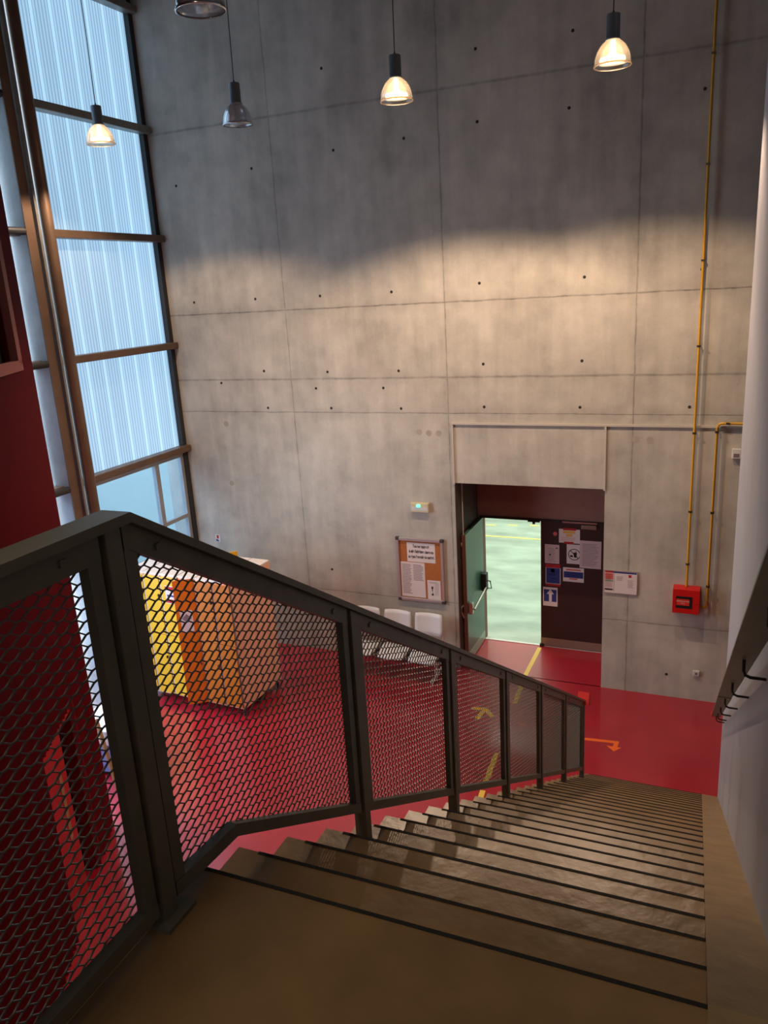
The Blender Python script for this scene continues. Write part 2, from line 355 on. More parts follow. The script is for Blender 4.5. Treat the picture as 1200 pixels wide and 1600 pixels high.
# sports hall beyond the doors
hf = MB().box(-12, 4, Y2+.05, 25, ZF-.2, ZF-.001)
struct(hf.build('floor', M['hallfloor']), 'pale green floor of the sports hall')
hl = MB().box(-12, 4, 18.25, 18.33, ZF, ZF+.002)
struct(hl.build('trim_3', M['yellowline']))
for k in range(8):
    tag(MB().box(-6.6+k*.55, -6.35+k*.55, 18.98+.09*k, 19.06+.09*k, ZF, ZF+.002).build('floor_dash', M['yellowline']),
        'short yellow dash on the pale hall floor seen through the doorway', 'marking', 'dashed line on the hall floor')
struct(MB().box(-12, -3.735, Y2, Y2+.15, ZF, 2.4).box(-1.475, 4, Y2, Y2+.15, ZF, 2.4).box(-3.735, -1.475, Y2+.0, Y2+.15, -2.5, 2.4).box(-12.2, -12, Y2, 25, ZF, 2.4).box(4, 4.2, Y2, 25, ZF, 2.4).box(-12, 4, 25, 25.2, ZF, 2.4).build('wall_hall', M['hallwall']))
struct(MB().box(-12, 4, Y2, 25.2, 2.4, 2.6).build('ceiling', M['hallwall']))

# ------------------------------------------------------------------ window wall
TZ = [-2.53, -.75, .98, 2.62, 4.32]
def transom_bar(mb, y0, y1, z): mb.box(WX-.02, WX+.16, y0, y1, z-.055, z+.055)
def bay(name, y0, y1, door=False):
    root = bpy.data.objects.new(name, None); C.objects.link(root); root.location = (WX, y0, ZF+ZC); root['kind'] = 'structure'
    for i in range(4):
        MB().box(WX-.06, WX-.03, y0, y1, TZ[i]+.03, TZ[i+1]-.03).build('polycarbonate_sheet', M['poly'], root)
    MB().box(WX-.06, WX-.03, y0, y1, TZ[4], 5.2).build('polycarbonate_sheet', M['poly'], root)
    for z in TZ:
        mb = MB(); transom_bar(mb, y0-.02, y1+.09, z); mb.build('transom', M['brownsteel'] if z < 2 else M['galv'], root, bevel=.012)
    return root
w1 = bay('window_1', 8.74, 11.22)
fr = MB().box(WX-.08, WX+.06, 11.22, 11.32, ZF, 5.2)
fr.build('side_frame', M['darksteel'], w1)
# glazed bottom of the bay: big pane, side light, lower panes
g1 = MB()
for (a, b, c_, d_) in ((8.80, 8.86, ZF, -2.6), (10.44, 10.54, ZF, -2.6), (11.14, 11.22, ZF, -2.6)): g1.box(WX-.05, WX+.03, a, b, c_, d_)
for (a, b, z) in ((8.86, 10.44, -3.80), (8.86, 10.44, ZF+.05), (10.54, 11.14, -3.74), (10.54, 11.14, ZF+.05), (8.86, 11.22, -2.64)): g1.box(WX-.045, WX+.025, a, b, z-.035, z+.035)
g1.build('glazing_frame', M['alu'], w1, bevel=.004)
for (a, b, c_, d_) in ((8.86, 10.44, -3.77, -2.67), (8.86, 10.44, ZF+.08, -3.83), (10.54, 11.14, -3.71, -2.67), (10.54, 11.14, ZF+.08, -3.77)):
    MB().box(WX-.012, WX-.004, a, b, c_, d_).build('glass_pane', M['glass'], w1)
w2 = bay('window_2', 4.0, 8.21)
for (a, b) in ((4.0, 6.0), (6.06, 8.2)): MB().box(WX-.012, WX-.004, a, b, ZF+.05, TZ[0]).build('glass_pane', M['glass'], w2)
struct(MB().box(WX-.3, WX, -4, 4.0, ZF-.2, 6).build('wall_left', M['concrete_plain']))
# roof beams over the window
tag(MB().box(-8.75, -7.9, 10.55, 10.75, 4.42, 4.85).box(-8.75, -8.55, 8.8, 11.2, 4.45, 4.8).build('roof_beam', M['darksteel']), 'dark steel roof beam above the tall window', 'beam')
# concrete column and steel tube standing by the window
cc = MB().box(-8.82, -8.53, 8.30, 8.45, ZF, 5.2); cc.use(1)
struct(cc.build('wall_column', [M['concrete_plain'], M['hole']]), 'grey pitted concrete column against the window')
sp = thing('steel_post', 'tall brown steel post with flat flange beside the concrete column', 'post', (-8.5, 8.66, ZF))
MB().tube([(-8.49, 8.66, ZF), (-8.49, 8.66, 5.2)], .085, 20).build('tube', M['brownsteel'], sp)
MB().box(-8.60, -8.47, 8.475, 8.515, ZF, 5.2).build('flange', M['galv'], sp)
MB().box(-8.528, -8.512, 8.30, 8.455, ZF, 5.2).build('face_plate', M['brownsteel'], sp)
for z in TZ[:4]:
    tag(MB().tube([(-8.56, 7.9, z), (-8.56, 8.31, z)], .05, 14).build('stub_pipe', M['darksteel'], origin=(-8.56, 8.1, z)),
        {0: 'lowest dark round stub behind the red wall edge, at the concrete column', 1: 'dark round stub at column, second from bottom', 2: 'dark round stub at column, third from bottom', 3: 'topmost dark round stub meeting the concrete column'}[TZ.index(z)], 'pipe', 'pipe stubs on the column')
# outside
struct(MB().box(-30, WX-.1, -10, 30, ZF-.3, ZF-.05).build('ground', M['extground']))
struct(MB().box(-14.4, -14, 0, 26, ZF-.1, 1.0).build('wall_outside', M['extwall']))

# ------------------------------------------------------------------ dark red clad room
ndir = Vector((-.505, .863, 0)); nn = Vector((.863, .505, 0)); P0 = Vector((-6.55, 6.08, 0))
def S(s, off, z): p = P0+ndir*s+nn*off; return (p.x, p.y, z)
def slab(mb, s0, s1, z0, z1, o0, o1):
    vs = [S(s0, o0, z0), S(s1, o0, z0), S(s1, o1, z0), S(s0, o1, z0), S(s0, o0, z1), S(s1, o0, z1), S(s1, o1, z1), S(s0, o1, z1)]
    return mb.add(vs, [(0, 3, 2, 1), (4, 5, 6, 7), (0, 1, 5, 4), (1, 2, 6, 5), (2, 3, 7, 6), (3, 0, 4, 7)])
rw = MB()
slab(rw, -6.6, -1.65, ZF, 5.2, -.14, 0); slab(rw, -.55, .16, ZF, -.5, -.14, 0); slab(rw, -1.65, -.55, -4.10, -.5, -.14, 0)
slab(rw, -.3, .16, -.5, 5.2, -.14, 0); slab(rw, -1.65, -.3, 1.1, 5.2, -.14, 0)
slab(rw, .02, .16, ZF, 5.2, -2.3, -.14)
# ribs of the corrugated cladding
s = -6.55
while s < .10:
    segs = [(ZF, 5.2)]
    if -1.70 < s < -.28: segs = ([(-4.08, -.5)] if s < -.52 else [(ZF, -.5)])+[(1.12, 5.2)]
    if -.66 < s < -.52: segs = [(ZF, -.5), (1.12, 5.2)]
    if s > -.55 or s < -1.66 or True:
        for z0, z1 in segs:
            if -.62 < s <= -.52 and z0 == ZF: z0 = -4.08
            rw.add([S(s, 0, z0), S(s+.03, .04, z0), S(s+.06, 0, z0), S(s, 0, z1), S(s+.03, .04, z1), S(s+.06, 0, z1)], [(0, 1, 4, 3), (1, 2, 5, 4)])
    s += .10
struct(rw.build('wall_red', M['red_clad']), 'dark red ribbed wall of the room on the left')
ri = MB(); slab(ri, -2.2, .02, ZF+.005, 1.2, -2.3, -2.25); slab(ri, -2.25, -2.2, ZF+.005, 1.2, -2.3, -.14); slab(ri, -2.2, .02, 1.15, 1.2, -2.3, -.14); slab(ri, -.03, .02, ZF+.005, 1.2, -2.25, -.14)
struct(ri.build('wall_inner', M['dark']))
wf = MB()
slab(wf, -.38, -.27, -.52, 1.12, -.02, .055); slab(wf, -1.67, -.27, -.58, -.48, -.02, .055); slab(wf, -1.67, -.27, 1.06, 1.14, -.02, .055)
w3 = struct(wf.build('window_3', M['redframe']))
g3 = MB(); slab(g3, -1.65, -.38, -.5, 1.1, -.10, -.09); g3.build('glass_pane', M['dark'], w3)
d3 = bpy.data.objects.new('door_3', None); C.objects.link(d3); d3.location = (P0.x, P0.y, 0); d3['kind'] = 'structure'
a = MB(); slab(a, -1.64, -.97, ZF+.01, -4.13, -.07, -.03); a.build('leaf', M['red_door'], d3)
a = MB(); slab(a, -.63, -.55, ZF, -4.10, -.13, .012); slab(a, -1.66, -1.64, ZF, -4.10, -.13, .012); slab(a, -1.66, -.55, -4.14, -4.10, -.13, .012); a.build('frame', M['red_door'], d3)
a = MB(); slab(a, -1.22, -1.13, -5.35, -4.55, -.03, -.026); a.build('vision_panel', M['wood'], d3)  # flat pale brown on the glass slit stands in for its reflections

# ------------------------------------------------------------------ staircase
st = thing('staircase', 'long straight khaki painted flight of steps down to the red floor', 'staircase', (-.65, Y1, ZF))
XL, XR_ = -1.341, .045
prof = [(-3.9, Z1)]
for n in range(1, NS+1):
    y = Y1+(n-1)*TR; z = Z1-(n-1)*RI
    prof += [(y, z), (y-.018, z-RI if n < NS else ZF)]
yb = Y1+(NS-1)*TR-.018
prof += [(yb-.5, ZF), (Y1+.1, nose(Y1)-.55), (-3.9, Z1-.3)]
# split the sawtooth into slabs so every face is convex
sb = MB()
sb.box(XL+.05, XR_, -3.9, Y1, Z1-.25, Z1)
for n in range(2, NS+1):
    y = Y1+(n-1)*TR; z = Z1-(n-1)*RI; ym = y-TR-.018
    sb.box(XL, XR_, ym, y, z-.05, z)
    zb = max(ZF, z-.36); sb.box(XL+.03, XR_, ym, y-.018, zb, z-.05)
sb.build('steps', M['stair'], st)
rs = MB(); yE = Y1+(NS-1)*TR
rs.prism_x([(-3.9, Z1+.004), (Y1, Z1+.004), (yE, nose(yE)+.004), (yE, ZF), (yE-.5, ZF), (Y1, Z1-.5), (-3.9, Z1-.3)], XR_, XW)
rs.build('side_strip', M['stair_edge'], st)
for n in range(1, NS+1):
    y = Y1+(n-1)*TR; z = Z1-(n-1)*RI
    MB().box(XL+.075, XR_+.002, y-.010, y+.0015, z-.012, z+.002).build('nosing_strip', M['nosing'], st)

# ------------------------------------------------------------------ railing on the open side
XC = -1.246
ra = thing('stair_railing', 'dark steel stair railing with expanded mesh panels on open side', 'railing', (XC, 1.30, Z1))
def R_(y): return -.45 if y < 1.335 else -.45-.6114*(y-1.335)     # top of the handrail
posts = [1.285]+[2.44+1.12*k for k in range(6)]
YEND = 8.12
h = MB(); t = .024
for (y0, y1) in ((-1.2, 1.335), (1.335, YEND)):
    h.add([(XC-.041, y0, R_(y0)), (XC+.041, y0, R_(y0)), (XC+.041, y1, R_(y1)), (XC-.041, y1, R_(y1)),
           (XC-.041, y0, R_(y0)-t), (XC+.041, y0, R_(y0)-t), (XC+.041, y1, R_(y1)-t), (XC-.041, y1, R_(y1)-t)],
          [(0, 1, 2, 3), (7, 6, 5, 4), (0, 4, 5, 1), (1, 5, 6, 2), (2, 6, 7, 3), (3, 7, 4, 0)])
h.build('handrail', M['rail'], ra)
for i, y in enumerate(posts):
    zb = Z1 if i == 0 else tread_z(y)
    top0, top1 = R_(y-.025)-t, R_(y+.025)-t
    p = MB().prism_x([(y-.025, zb), (y+.025, zb), (y+.025, top1), (y-.025, top0)], XC-.022, XC+.028).build('post', M['rail'], ra, bevel=.003)
    if i == 0: MB().box(XC-.05, XC+.055, y-.05, y+.06, Z1, Z1+.012).build('base_plate', M['rail'], p)
posts_n = [-1.2, .1]+posts
def bot(y):   # underside of the bottom bar
    lvl = -1.485
    return min(lvl, nose(y)+.09)
def toptri(y): return R_(y)-.025
def strut(mb, p, q, w, d):
    mb.bar(p, q, d, w, (1, 0, 0))
def inside(poly, y, z):
    c = False; n = len(poly)
    for i in range(n):
        (y0, z0), (y1, z1) = poly[i], poly[(i+1) % n]
        if (z0 > z) != (z1 > z) and y < (y1-y0)*(z-z0)/(z1-z0)+y0: c = not c
    return c
def expanded(name, poly, parent, y0, y1, z0, z1):
    mb = MB(); PY, PZ = .0335, .029; hb = .0068; xm = XC-.012
    i0, i1 = int(y0/PY)-2, int(y1/PY)+2
    for i in range(i0, i1):
        yc = i*PY; off = PZ/2 if i % 2 else 0
        j0, j1 = int(z0/PZ)-2, int(z1/PZ)+2
        for j in range(j0, j1):
            z = j*PZ+off
            dx = .0010
            A = (xm+dx, yc-hb, z); B = (xm-dx, yc+hb, z)
            U = (xm+dx, yc+PY-hb, z+PZ/2); L = (xm+dx, yc+PY-hb, z-PZ/2)
            for (p, q) in ((A, B), (B, U), (B, L)):
                ym, zm = (p[1]+q[1])/2, (p[2]+q[2])/2
                if inside(poly, ym, zm): strut(mb, p, q, .0031, .0042)
    return mb.build(name, M['mesh'], parent)
def panel(y0, y1):
    """framed mesh panel between two posts"""
    g = .037; a, b = y0+g, y1-g; fwid = .040
    ys = [a, b]
    kinks_t = [y for y in (1.335,) if a < y < b]; kinks_b = [1.60] if a < 1.60 < b else []
    tp = [a]+kinks_t+[b]; bp = [a]+kinks_b+[b]
    outer = [(y, bot(y)) for y in bp]+[(y, toptri(y)) for y in reversed(tp)]
    f = MB(); x0, x1 = XC-.012, XC+.020
    for A, B in zip(tp[:-1], tp[1:]):
        f.prism_x([(A, toptri(A)-.064), (B, toptri(B)-.064), (B, toptri(B)), (A, toptri(A))], x0, x1)
    for A, B in zip(bp[:-1], bp[1:]):
        f.prism_x([(A, bot(A)), (B, bot(B)), (B, bot(B)+.042), (A, bot(A)+.042)], x0, x1)
    f.prism_x([(a, bot(a)+.03), (a+fwid, bot(a+fwid)+.03), (a+fwid, toptri(a+fwid)-.03), (a, toptri(a)-.03)], x0+.002, x1-.002)
    f.prism_x([(b-fwid, bot(b-fwid)+.03), (b, bot(b)+.03), (b, toptri(b)-.03), (b-fwid, toptri(b-fwid)-.03)], x0+.002, x1-.002)
    # lugs fixing the frame to the posts, and dome screws
    for yy in (a-.008, b+.008):
        for fz in (.2, .8):
            zz = bot(yy)+(toptri(yy)-bot(yy))*fz; f.box(XC-.006, XC+.006, yy-.008, yy+.008, zz-.02, zz+.02)
    for yy in (a+.11, b-.11):
        f.obox((x1+.002, yy, toptri(yy)-.03), (.003, 0, 0), (0, .008, 0), (0, 0, .008))
    fo = f.build('panel_frame', M['rail'], ra)
    ia, ib = a+fwid-.012, b-fwid+.012
    inner = [(y, bot(y)+.03) for y in [ia]+kinks_b+[ib]]+[(y, toptri(y)-.054) for y in reversed([ia]+kinks_t+[ib])]
    # struts may run a little under the frame, as the welded edge of the sheet does
    expanded('mesh_panel', inner, fo, ia, ib, min(p[1] for p in inner), max(p[1] for p in inner))
panel(-1.2, .1-.0); panel(.1, posts[0])
for y0, y1 in zip(posts[:-1], posts[1:]): panel(y0, y1)
MB().box(XC-.022, XC+.028, .075, .125, Z1, -.474).build('post', M['rail'], ra)
# red tape round the lower end of the handrail
MB().obox((XC+.01, YEND-.01, R_(YEND-.01)+.02), (.062, 0, 0), (0, .075, -.046), (0, .035, .058)).build('end_tape', M['redtape'], ra)

# ------------------------------------------------------------------ wall handrail on the right
hr = thing('wall_handrail', 'dark flat steel handrail on bent brackets along the white wall', 'handrail', (.13, 1.3, Z1))
def U_(y): return .405-.6114*y
for (y0, y1, dz) in ((.6, 5.10, 0), (5.14, 8.2, -.006)):
    s_ = MB(); xa, xb = .087, .172
    s_.add([(xa, y0, U_(y0)+dz), (xb, y0, U_(y0)+dz), (xb, y1, U_(y1)+dz), (xa, y1, U_(y1)+dz),
            (xa, y0, U_(y0)+dz+.012), (xb, y0, U_(y0)+dz+.012), (xb, y1, U_(y1)+dz+.012), (xa, y1, U_(y1)+dz+.012)],
           [(3, 2, 1, 0), (4, 5, 6, 7), (0, 1, 5, 4), (1, 2, 6, 5), (2, 3, 7, 6), (3, 0, 4, 7)])
    s_.build('rail', M['rail'], hr)
for y in (.85, 1.95, 3.02, 4.05, 5.2, 6.3, 7.35, 8.0):
    z = U_(y)
    MB().tube([(.135, y, z+.004), (.135, y, z-.045), (.142, y, z-.062), (.16, y, z-.07), (XW+.01, y, z-.07)], .0065, 8).build('bracket', M['black'], hr)
MB().obox((.13, 8.2, U_(8.2)+.02), (.05, 0, 0), (0, .07, -.043), (0, .012, .02)).build('end_tape', M['redtape'], hr)

# ------------------------------------------------------------------ pendant lamps
def pendant(x, y, z, lit, label):
    r = thing('pendant_lamp', label, 'lamp', (x, y, z), 'industrial pendant lamps')
    pr = [(.176, 0), (.178, .012), (.172, .02), (.170, .045), (.163, .085), (.148, .13), (.122, .175), (.092, .205), (.068, .222)]
    MB().lathe((x, y, z), pr).build('shade', M['shade_lit' if lit else 'shade_off'], r)
    MB().lathe((x, y, z), [(.170, .0), (.179, .0), (.179, .014), (.170, .014), (.170, 0)]).build('rim', M['shade_lit' if lit else 'shade_off'], r)
    MB().lathe((x, y, z), [(0, .225), (.072, .225), (.074, .235), (.064, .24), (.064, .44), (.058, .448), (0, .448)]).build('housing', M['can'], r)
    MB().lathe((x, y, z), [(0, .448), (.012, .448), (.008, .475), (0, .475)], 10).build('cable_grip', M['black'], r)
    MB().tube([(x, y, z+.47), (x+.01, y, z+1.2), (x, y, 5.2)], .0055, 6).build('cable', M['black'], r)
    if lit:
        MB().lathe((x, y, z), [(0, .035), (.09, .04), (.122, .055), (.118, .075), (.07, .085), (.03, .12), (.024, .225)], 24).build('bulb', M['bulb'], r)
        l = bpy.data.lights.new('lamp_light', 'SPOT'); l.energy = LAMP_W*lit; l.color = LAMP_COL; l.spot_size = math.radians(134); l.spot_blend = .28; l.shadow_soft_size = .05
        lo = bpy.data.objects.new('lamp_light', l); C.objects.link(lo); lo.location = (0, 0, -.03); lo.parent = r
    else:
        MB().lathe((x, y, z), [(0, .06), (.032, .06), (.032, .225)], 14).build('lamp_core', M['core'], r)
    return r
pendant(-7.425, 8.7, 1.945, .55, 'lit pendant lamp hanging in front of the translucent window')
pendant(-5.383, 8.7, 1.917, False, 'unlit silvery pendant lamp beside the lit one at the window')
pendant(-3.381, 8.7, 1.903, True, 'lit pendant lamp in the middle of the concrete wall')
pendant(-1.142, 8.7, 1.914, .7, 'lit pendant lamp nearest the yellow pipe at top right')
pendant(-3.488, 5.3, 1.919, False, 'large unlit pendant lamp cut off by the top edge')

# ------------------------------------------------------------------ on the back wall
def bent(pts, r=.06):
    out = [Vector(pts[0])]
    for i in range(1, len(pts)-1):
        a, b, c = map(Vector, (pts[i-1], pts[i], pts[i+1])); d0 = (a-b).normalized(); d1 = (c-b).normalized()
        for k in range(5):
            t_ = k/4; out.append((b+d0*r)*(1-t_)**2+b*2*t_*(1-t_)+(b+d1*r)*t_**2)
    return out+[Vector(pts[-1])]
yp = D-.075
p1 = thing('yellow_pipe', 'tall straight yellow pipe rising from the red control box', 'pipe', (-.31, yp, -4.33))
MB().tube([(-.312, yp, -4.33), (-.31, yp, 5.2)], .017, 10).build('tube', M['pipe'], p1)
for z in (2.45, 1.23, .10, -.97, -2.12, -3.22, -3.99):
    MB().box(-.335, -.285, yp-.022, yp+.022, z-.012, z+.012).tube([(-.31, yp+.02, z), (-.31, D, z)], .006, 6).build('clamp', M['clamp'], p1)
p2 = thing('yellow_pipe', 'short bent yellow pipe beside the red control box', 'pipe', (-.03, yp, -4.62))
MB().tube(bent([(1.2, yp, -1.985), (-.03, yp, -1.985), (-.03, yp, -4.63), (-.10, yp+.02, -4.63)], .07), .017, 10).build('tube', M['pipe'], p2)
for x, z in ((.10, -1.985), (-.03, -2.10), (-.03, -3.22), (-.03, -4.30)):
    MB().box(x-.025, x+.025, yp-.022, yp+.022, z-.014, z+.014).tube([(x, yp+.02, z), (x, D, z)], .006, 6).build('clamp', M['clamp'], p2)
cd_ = thing('cable_conduit', 'pale conduit running over the door opening and down both sides', 'conduit', (-2.6, D-.02, -2.97))
MB().box(-3.755, 2.0, D-.035, D, -2.055, -2.025).build('horizontal_run', M['conduit'], cd_)
MB().box(-3.755, -3.73, D-.03, D, -2.99, -2.03).build('drop', M['conduit'], cd_)
MB().box(-1.492, -1.466, D-.03, D, -2.99, -2.03).build('drop', M['conduit'], cd_)
pk = thing('pull_cord', 'thin hanging cord with ivory knob at left side of doorway', 'cord', (-3.69, D+.2, -4.10))
MB().lathe((-3.69, D+.2, -4.10), [(0, 0), (.035, .01), (.045, .05), (.04, .09), (0, .11)], 14).build('knob', M['ivory'], pk)
MB().tube([(-3.69, D+.2, -2.98), (-3.69, D+.2, -4.0)], .010, 8).build('cord', M['conduit'], pk)
fb = thing('fire_control_box', 'red smoke control box with dark window on concrete wall', 'control box', (-.3, D, -4.70))
MB().box(-.485, -.125, D-.19, D, -4.70, -4.335).build('case', M['firered'], fb, bevel=.006)
MB().box(-.44, -.22, D-.193, D-.19, -4.62, -4.44).build('window', M['black'], fb)
MB().box(-.43, -.26, D-.196, D-.193, -4.575, -4.48).build('label', M['label_red'], fb)
text_mesh('lettering', ['DESENFUMAGE', 'HALL'], .026, (-.345, D-.1975, -4.528), M['paper_w'], fb)
MB().tube([(-.16, D-.19, -4.54), (-.16, D-.196, -4.54)], .007, 10).build('lock', M['black'], fb)
sk = thing('wall_socket', 'small white socket low on wall under red box', 'socket', (-.115, D, -5.73))
MB().box(-.165, -.075, D-.035, D, -5.735, -5.655).build('casing', M['white'], sk, bevel=.006)
MB().tube([(-.12, D-.03, -5.695), (-.12, D-.038, -5.695)], .018, 12).build('outlet', M['ink'], sk)
sn = thing('detector', 'small white detector at right end of concrete wall', 'detector', (.23, D, -2.45))
MB().box(.17, .28, D-.07, D, -2.46, -2.33).build('casing', M['white'], sn, bevel=.008)
MB().box(.19, .26, D-.073, D-.07, -2.44, -2.39).build('lens', M['ink'], sn)
ex = thing('emergency_light', 'white emergency light block glowing green above notice board', 'emergency light', (-4.31, D, -3.49))
MB().box(-4.465, -4.165, D-.075, D, -3.465, -3.315).build('casing', M['ivory'], ex, bevel=.008)
MB().box(-4.45, -4.18, D-.078, D-.075, -3.435, -3.375).build('diffuser', M['white'], ex)
MB().lathe((-4.33, D-.078, -3.355), [(0, .025), (.03, .018), (.036, 0), (.03, -.018), (0, -.025)], 14).build('green_light', M['led'], ex)
sg = thing('extinguisher_sign', 'tiny white sign with red extinguisher pictogram near window', 'sign', (-8.29, D, -4.26))
MB().box(-8.335, -8.235, D-.004, D, -4.27, -4.13).build('plate', M['white'], sg)
MB().box(-8.30, -8.262, D-.006, D-.004, -4.205, -4.145).box(-8.31, -8.25, D-.006, D-.004, -4.152, -4.144).build('pictogram', M['redp'], sg)
MB().prism_y([(-8.32, -4.258), (-8.25, -4.258), (-8.29, -4.222), (-8.32, -4.215)], D-.006, D-.004).build('corner_mark', M['blue'], sg)

# notice board
nb = thing('notice_board', 'cork notice board with silver frame left of doorway', 'notice board', (-4.36, D, -5.0))
bx0, bx1, bz0, bz1 = -4.765, -3.957, -5.005, -3.915
MB().box(bx0+.02, bx1-.02, D-.025, D, bz0+.02, bz1-.02).build('cork', M['cork'], nb)
f = MB(); f.box(bx0, bx1, D-.055, D, bz1-.05, bz1).box(bx0, bx1, D-.055, D, bz0, bz0+.05).box(bx0, bx0+.045, D-.055, D, bz0, bz1).box(bx1-.045, bx1, D-.055, D, bz0, bz1)
f.build('frame', M['frame_al'], nb, bevel=.006)
for x in (bx0, bx1):
    for z in (bz0, bz1): MB().box(x-.006 if x == bx0 else x-.054, x+.054 if x == bx0 else x+.006, D-.06, D, z-.006 if z == bz0 else z-.044, z+.044 if z == bz0 else z+.006).build('corner_cap', M['corner'], nb, bevel=.005)
def paper(name, label, cat, x0, x1, z0, z1, y, marks=(), base='paper', group=None, lines=None, th=.002):
    """sheet on a wall facing -y; marks = (fx0, fz0, fx1, fz1, material) in fractions of the sheet, z from the bottom"""
    mats = [M[base]]; mb = MB().box(x0, x1, y-th, y, z0, z1)
    def mk(a, b, c, d, m_):
        if M[m_] not in mats: mats.append(M[m_])
        mb.use(mats.index(M[m_])); X = lambda q: x0+(x1-x0)*q; Z = lambda q: z0+(z1-z0)*q
        mb.add([(X(a), y-th-.0006, Z(b)), (X(c), y-th-.0006, Z(b)), (X(c), y-th-.0006, Z(d)), (X(a), y-th-.0006, Z(d))], [(0, 1, 2, 3)])
    if lines:
        for (a, c, zt, zb, n, m_) in lines:
            for i in range(n):
                zz = zt-(zt-zb)*i/max(1, n-1); e = c-(c-a)*random.uniform(0, .25); mk(a, zz-.009, e, zz+.007, m_)
    for m_ in marks: mk(*m_)
    o = mb.build(name, mats, origin=((x0+x1)/2, y, z0)); tag(o, label, cat, group); return o
yb_ = D-.0255
n1 = paper('notice', 'notice with three bold lines at top of cork board', 'paper', -4.585, -4.10, -4.325, -3.995, yb_, base='paper_w')
text_mesh('lettering', ['Tous nos équipes de', 'la salle d\'athlétisme, laissez vos', 'au repos l\'ensemble du matériel.'], .072, (-4.34, yb_-.003, -4.145), M['inkb'], n1, 1.25, sx=.47, bold=.0022)
paper('notice', 'tall double printed sheet at lower left of cork board', 'paper', -4.71, -4.29, -4.94, -4.335, yb_-.001, base='paper_w', lines=[(.06, .45, .93, .1, 22, 'ink'), (.52, .95, .93, .5, 12, 'ink')])
n3 = paper('notice', 'small sheet with two dark drawings, lower right of cork board', 'paper', -4.255, -4.03, -4.952, -4.622, yb_, base='paper_w', marks=[(.3, .55, .44, .68, 'inkb'), (.34, .42, .4, .55, 'inkb'), (.3, .2, .46, .3, 'inkb'), (.36, .3, .4, .4, 'ink')], lines=[(.55, .9, .8, .25, 9, 'ink'), (.15, .9, .9, .86, 2, 'ink')])

pl = paper('evacuation_plan', 'framed evacuation plan on concrete right of the dark door', 'plan', -1.458, -.988, -4.552, -4.20, D, base='paper_w', th=.02,
           marks=[(.03, .9, .28, .98, 'redp'), (.28, .9, .98, .97, 'blue'), (.03, .6, .28, .88, 'pinkp'), (.03, .5, .28, .58, 'greenp'), (.03, .1, .27, .48, 'paper'), (.03, .12, .28, .18, 'greenp'), (.74, .74, .83, .86, 'redp'), (.3, .05, .31, .88, 'ink')],
           lines=[(.38, .6, .75, .6, 4, 'ink'), (.72, .9, .6, .3, 6, 'ink'), (.06, .24, .82, .3, 8, 'ink')])
MB().box(-1.463, -.983, D-.024, D-.02, -4.205, -4.193).box(-1.463, -.983, D-.024, D-.02, -4.558, -4.548).box(-1.465, -1.455, D-.024, D-.02, -4.558, -4.193).box(-.992, -.981, D-.024, D-.02, -4.558, -4.193).build('frame', M['frame_al'], pl)

# ------------------------------------------------------------------ doors of the sports hall
d1 = bpy.data.objects.new('door_1', None); C.objects.link(d1); d1.location = (-3.645, Y2, 0); d1['kind'] = 'structure'; d1['label'] = 'green door leaf standing open with a push bar'
MB().box(-3.70, -3.648, 11.50, 12.49, ZF+.012, -3.875).build('leaf', [M['green_leaf']], d1)
MB().box(-3.705, -3.645, 11.475, 11.50, ZF+.012, -3.875).build('leaf_edge', M['brown_edge'], d1)
MB().box(-3.648, -3.643, 11.52, 12.47, ZF+.02, ZF+.19).build('kick_plate', M['kick_g'], d1)
MB().box(-3.728, -3.70, 11.50, 12.49, ZF+.012, -3.875).build('back_face', M['brown_leaf'], d1)
pb = MB().tube([(-3.56, 11.60, -5.19), (-3.56, 12.30, -5.07)], .016, 10); pb.build('push_bar', M['chrome'], d1)
MB().box(-3.645, -3.575, 11.53, 11.62, -5.26, -5.06).build('bar_mount', M['chrome'], d1, bevel=.012)
MB().box(-3.645, -3.55, 12.28, 12.42, -5.14, -4.82).build('lock_case', M['black'], d1, bevel=.015)
MB().tube([(-3.56, 12.35, -4.96), (-3.50, 12.36, -4.97), (-3.48, 12.36, -5.10), (-3.555, 12.30, -5.08)], .012, 8).build('handle', M['black'], d1)
MB().tube([(-3.71, 11.53, -5.1), (-3.75+.02, 11.44, -5.1), (-3.72, 11.42, -5.2), (-3.70, 11.46, -5.3)], .014, 8).build('outer_handle', M['chrome'], d1)
d2 = bpy.data.objects.new('door_2', None); C.objects.link(d2); d2.location = (-1.64, Y2, 0); d2['kind'] = 'structure'; d2['label'] = 'closed dark brown door leaf covered with notices'
MB().box(-2.645, -1.63, Y2+.0, Y2+.05, ZF+.012, -3.872).build('leaf', M['brown_leaf'], d2)
MB().box(-2.642, -1.632, Y2-.006, Y2, ZF+.02, ZF+.165).build('kick_plate', M['kick'], d2)
MB().box(-2.652, -2.640, Y2-.008, Y2+.05, ZF+.012, -3.872).build('leaf_edge', M['brown_edge'], d2)
MB().box(-2.29, -1.736, Y2-.05, Y2-.012, -3.868, -3.842).build('closer_arm', M['chrome'], d2)
MB().box(-1.983, -1.742, Y2-.055, Y2, -3.957, -3.889).build('closer_body', M['kick'], d2, bevel=.008)
MB().box(-2.67, -2.60, Y2-.03, Y2+.02, ZF, ZF+.05).build('floor_bolt', M['black'], d2)
MB().box(-2.86, -2.66, Y2-.06, Y2-.02, -3.885, -3.865).box(-2.78, -2.74, Y2-.06, Y2-.02, -3.92, -3.88).build('door_selector', M['black'], d2)
tag(MB().tube([(-2.415, Y2-.004, -4.081), (-2.415, Y2, -4.081)], .034, 20).build('round_sticker', M['pinkp']), 'small round pinkish sticker near top of brown door', 'sticker')
YP = Y2-.0005
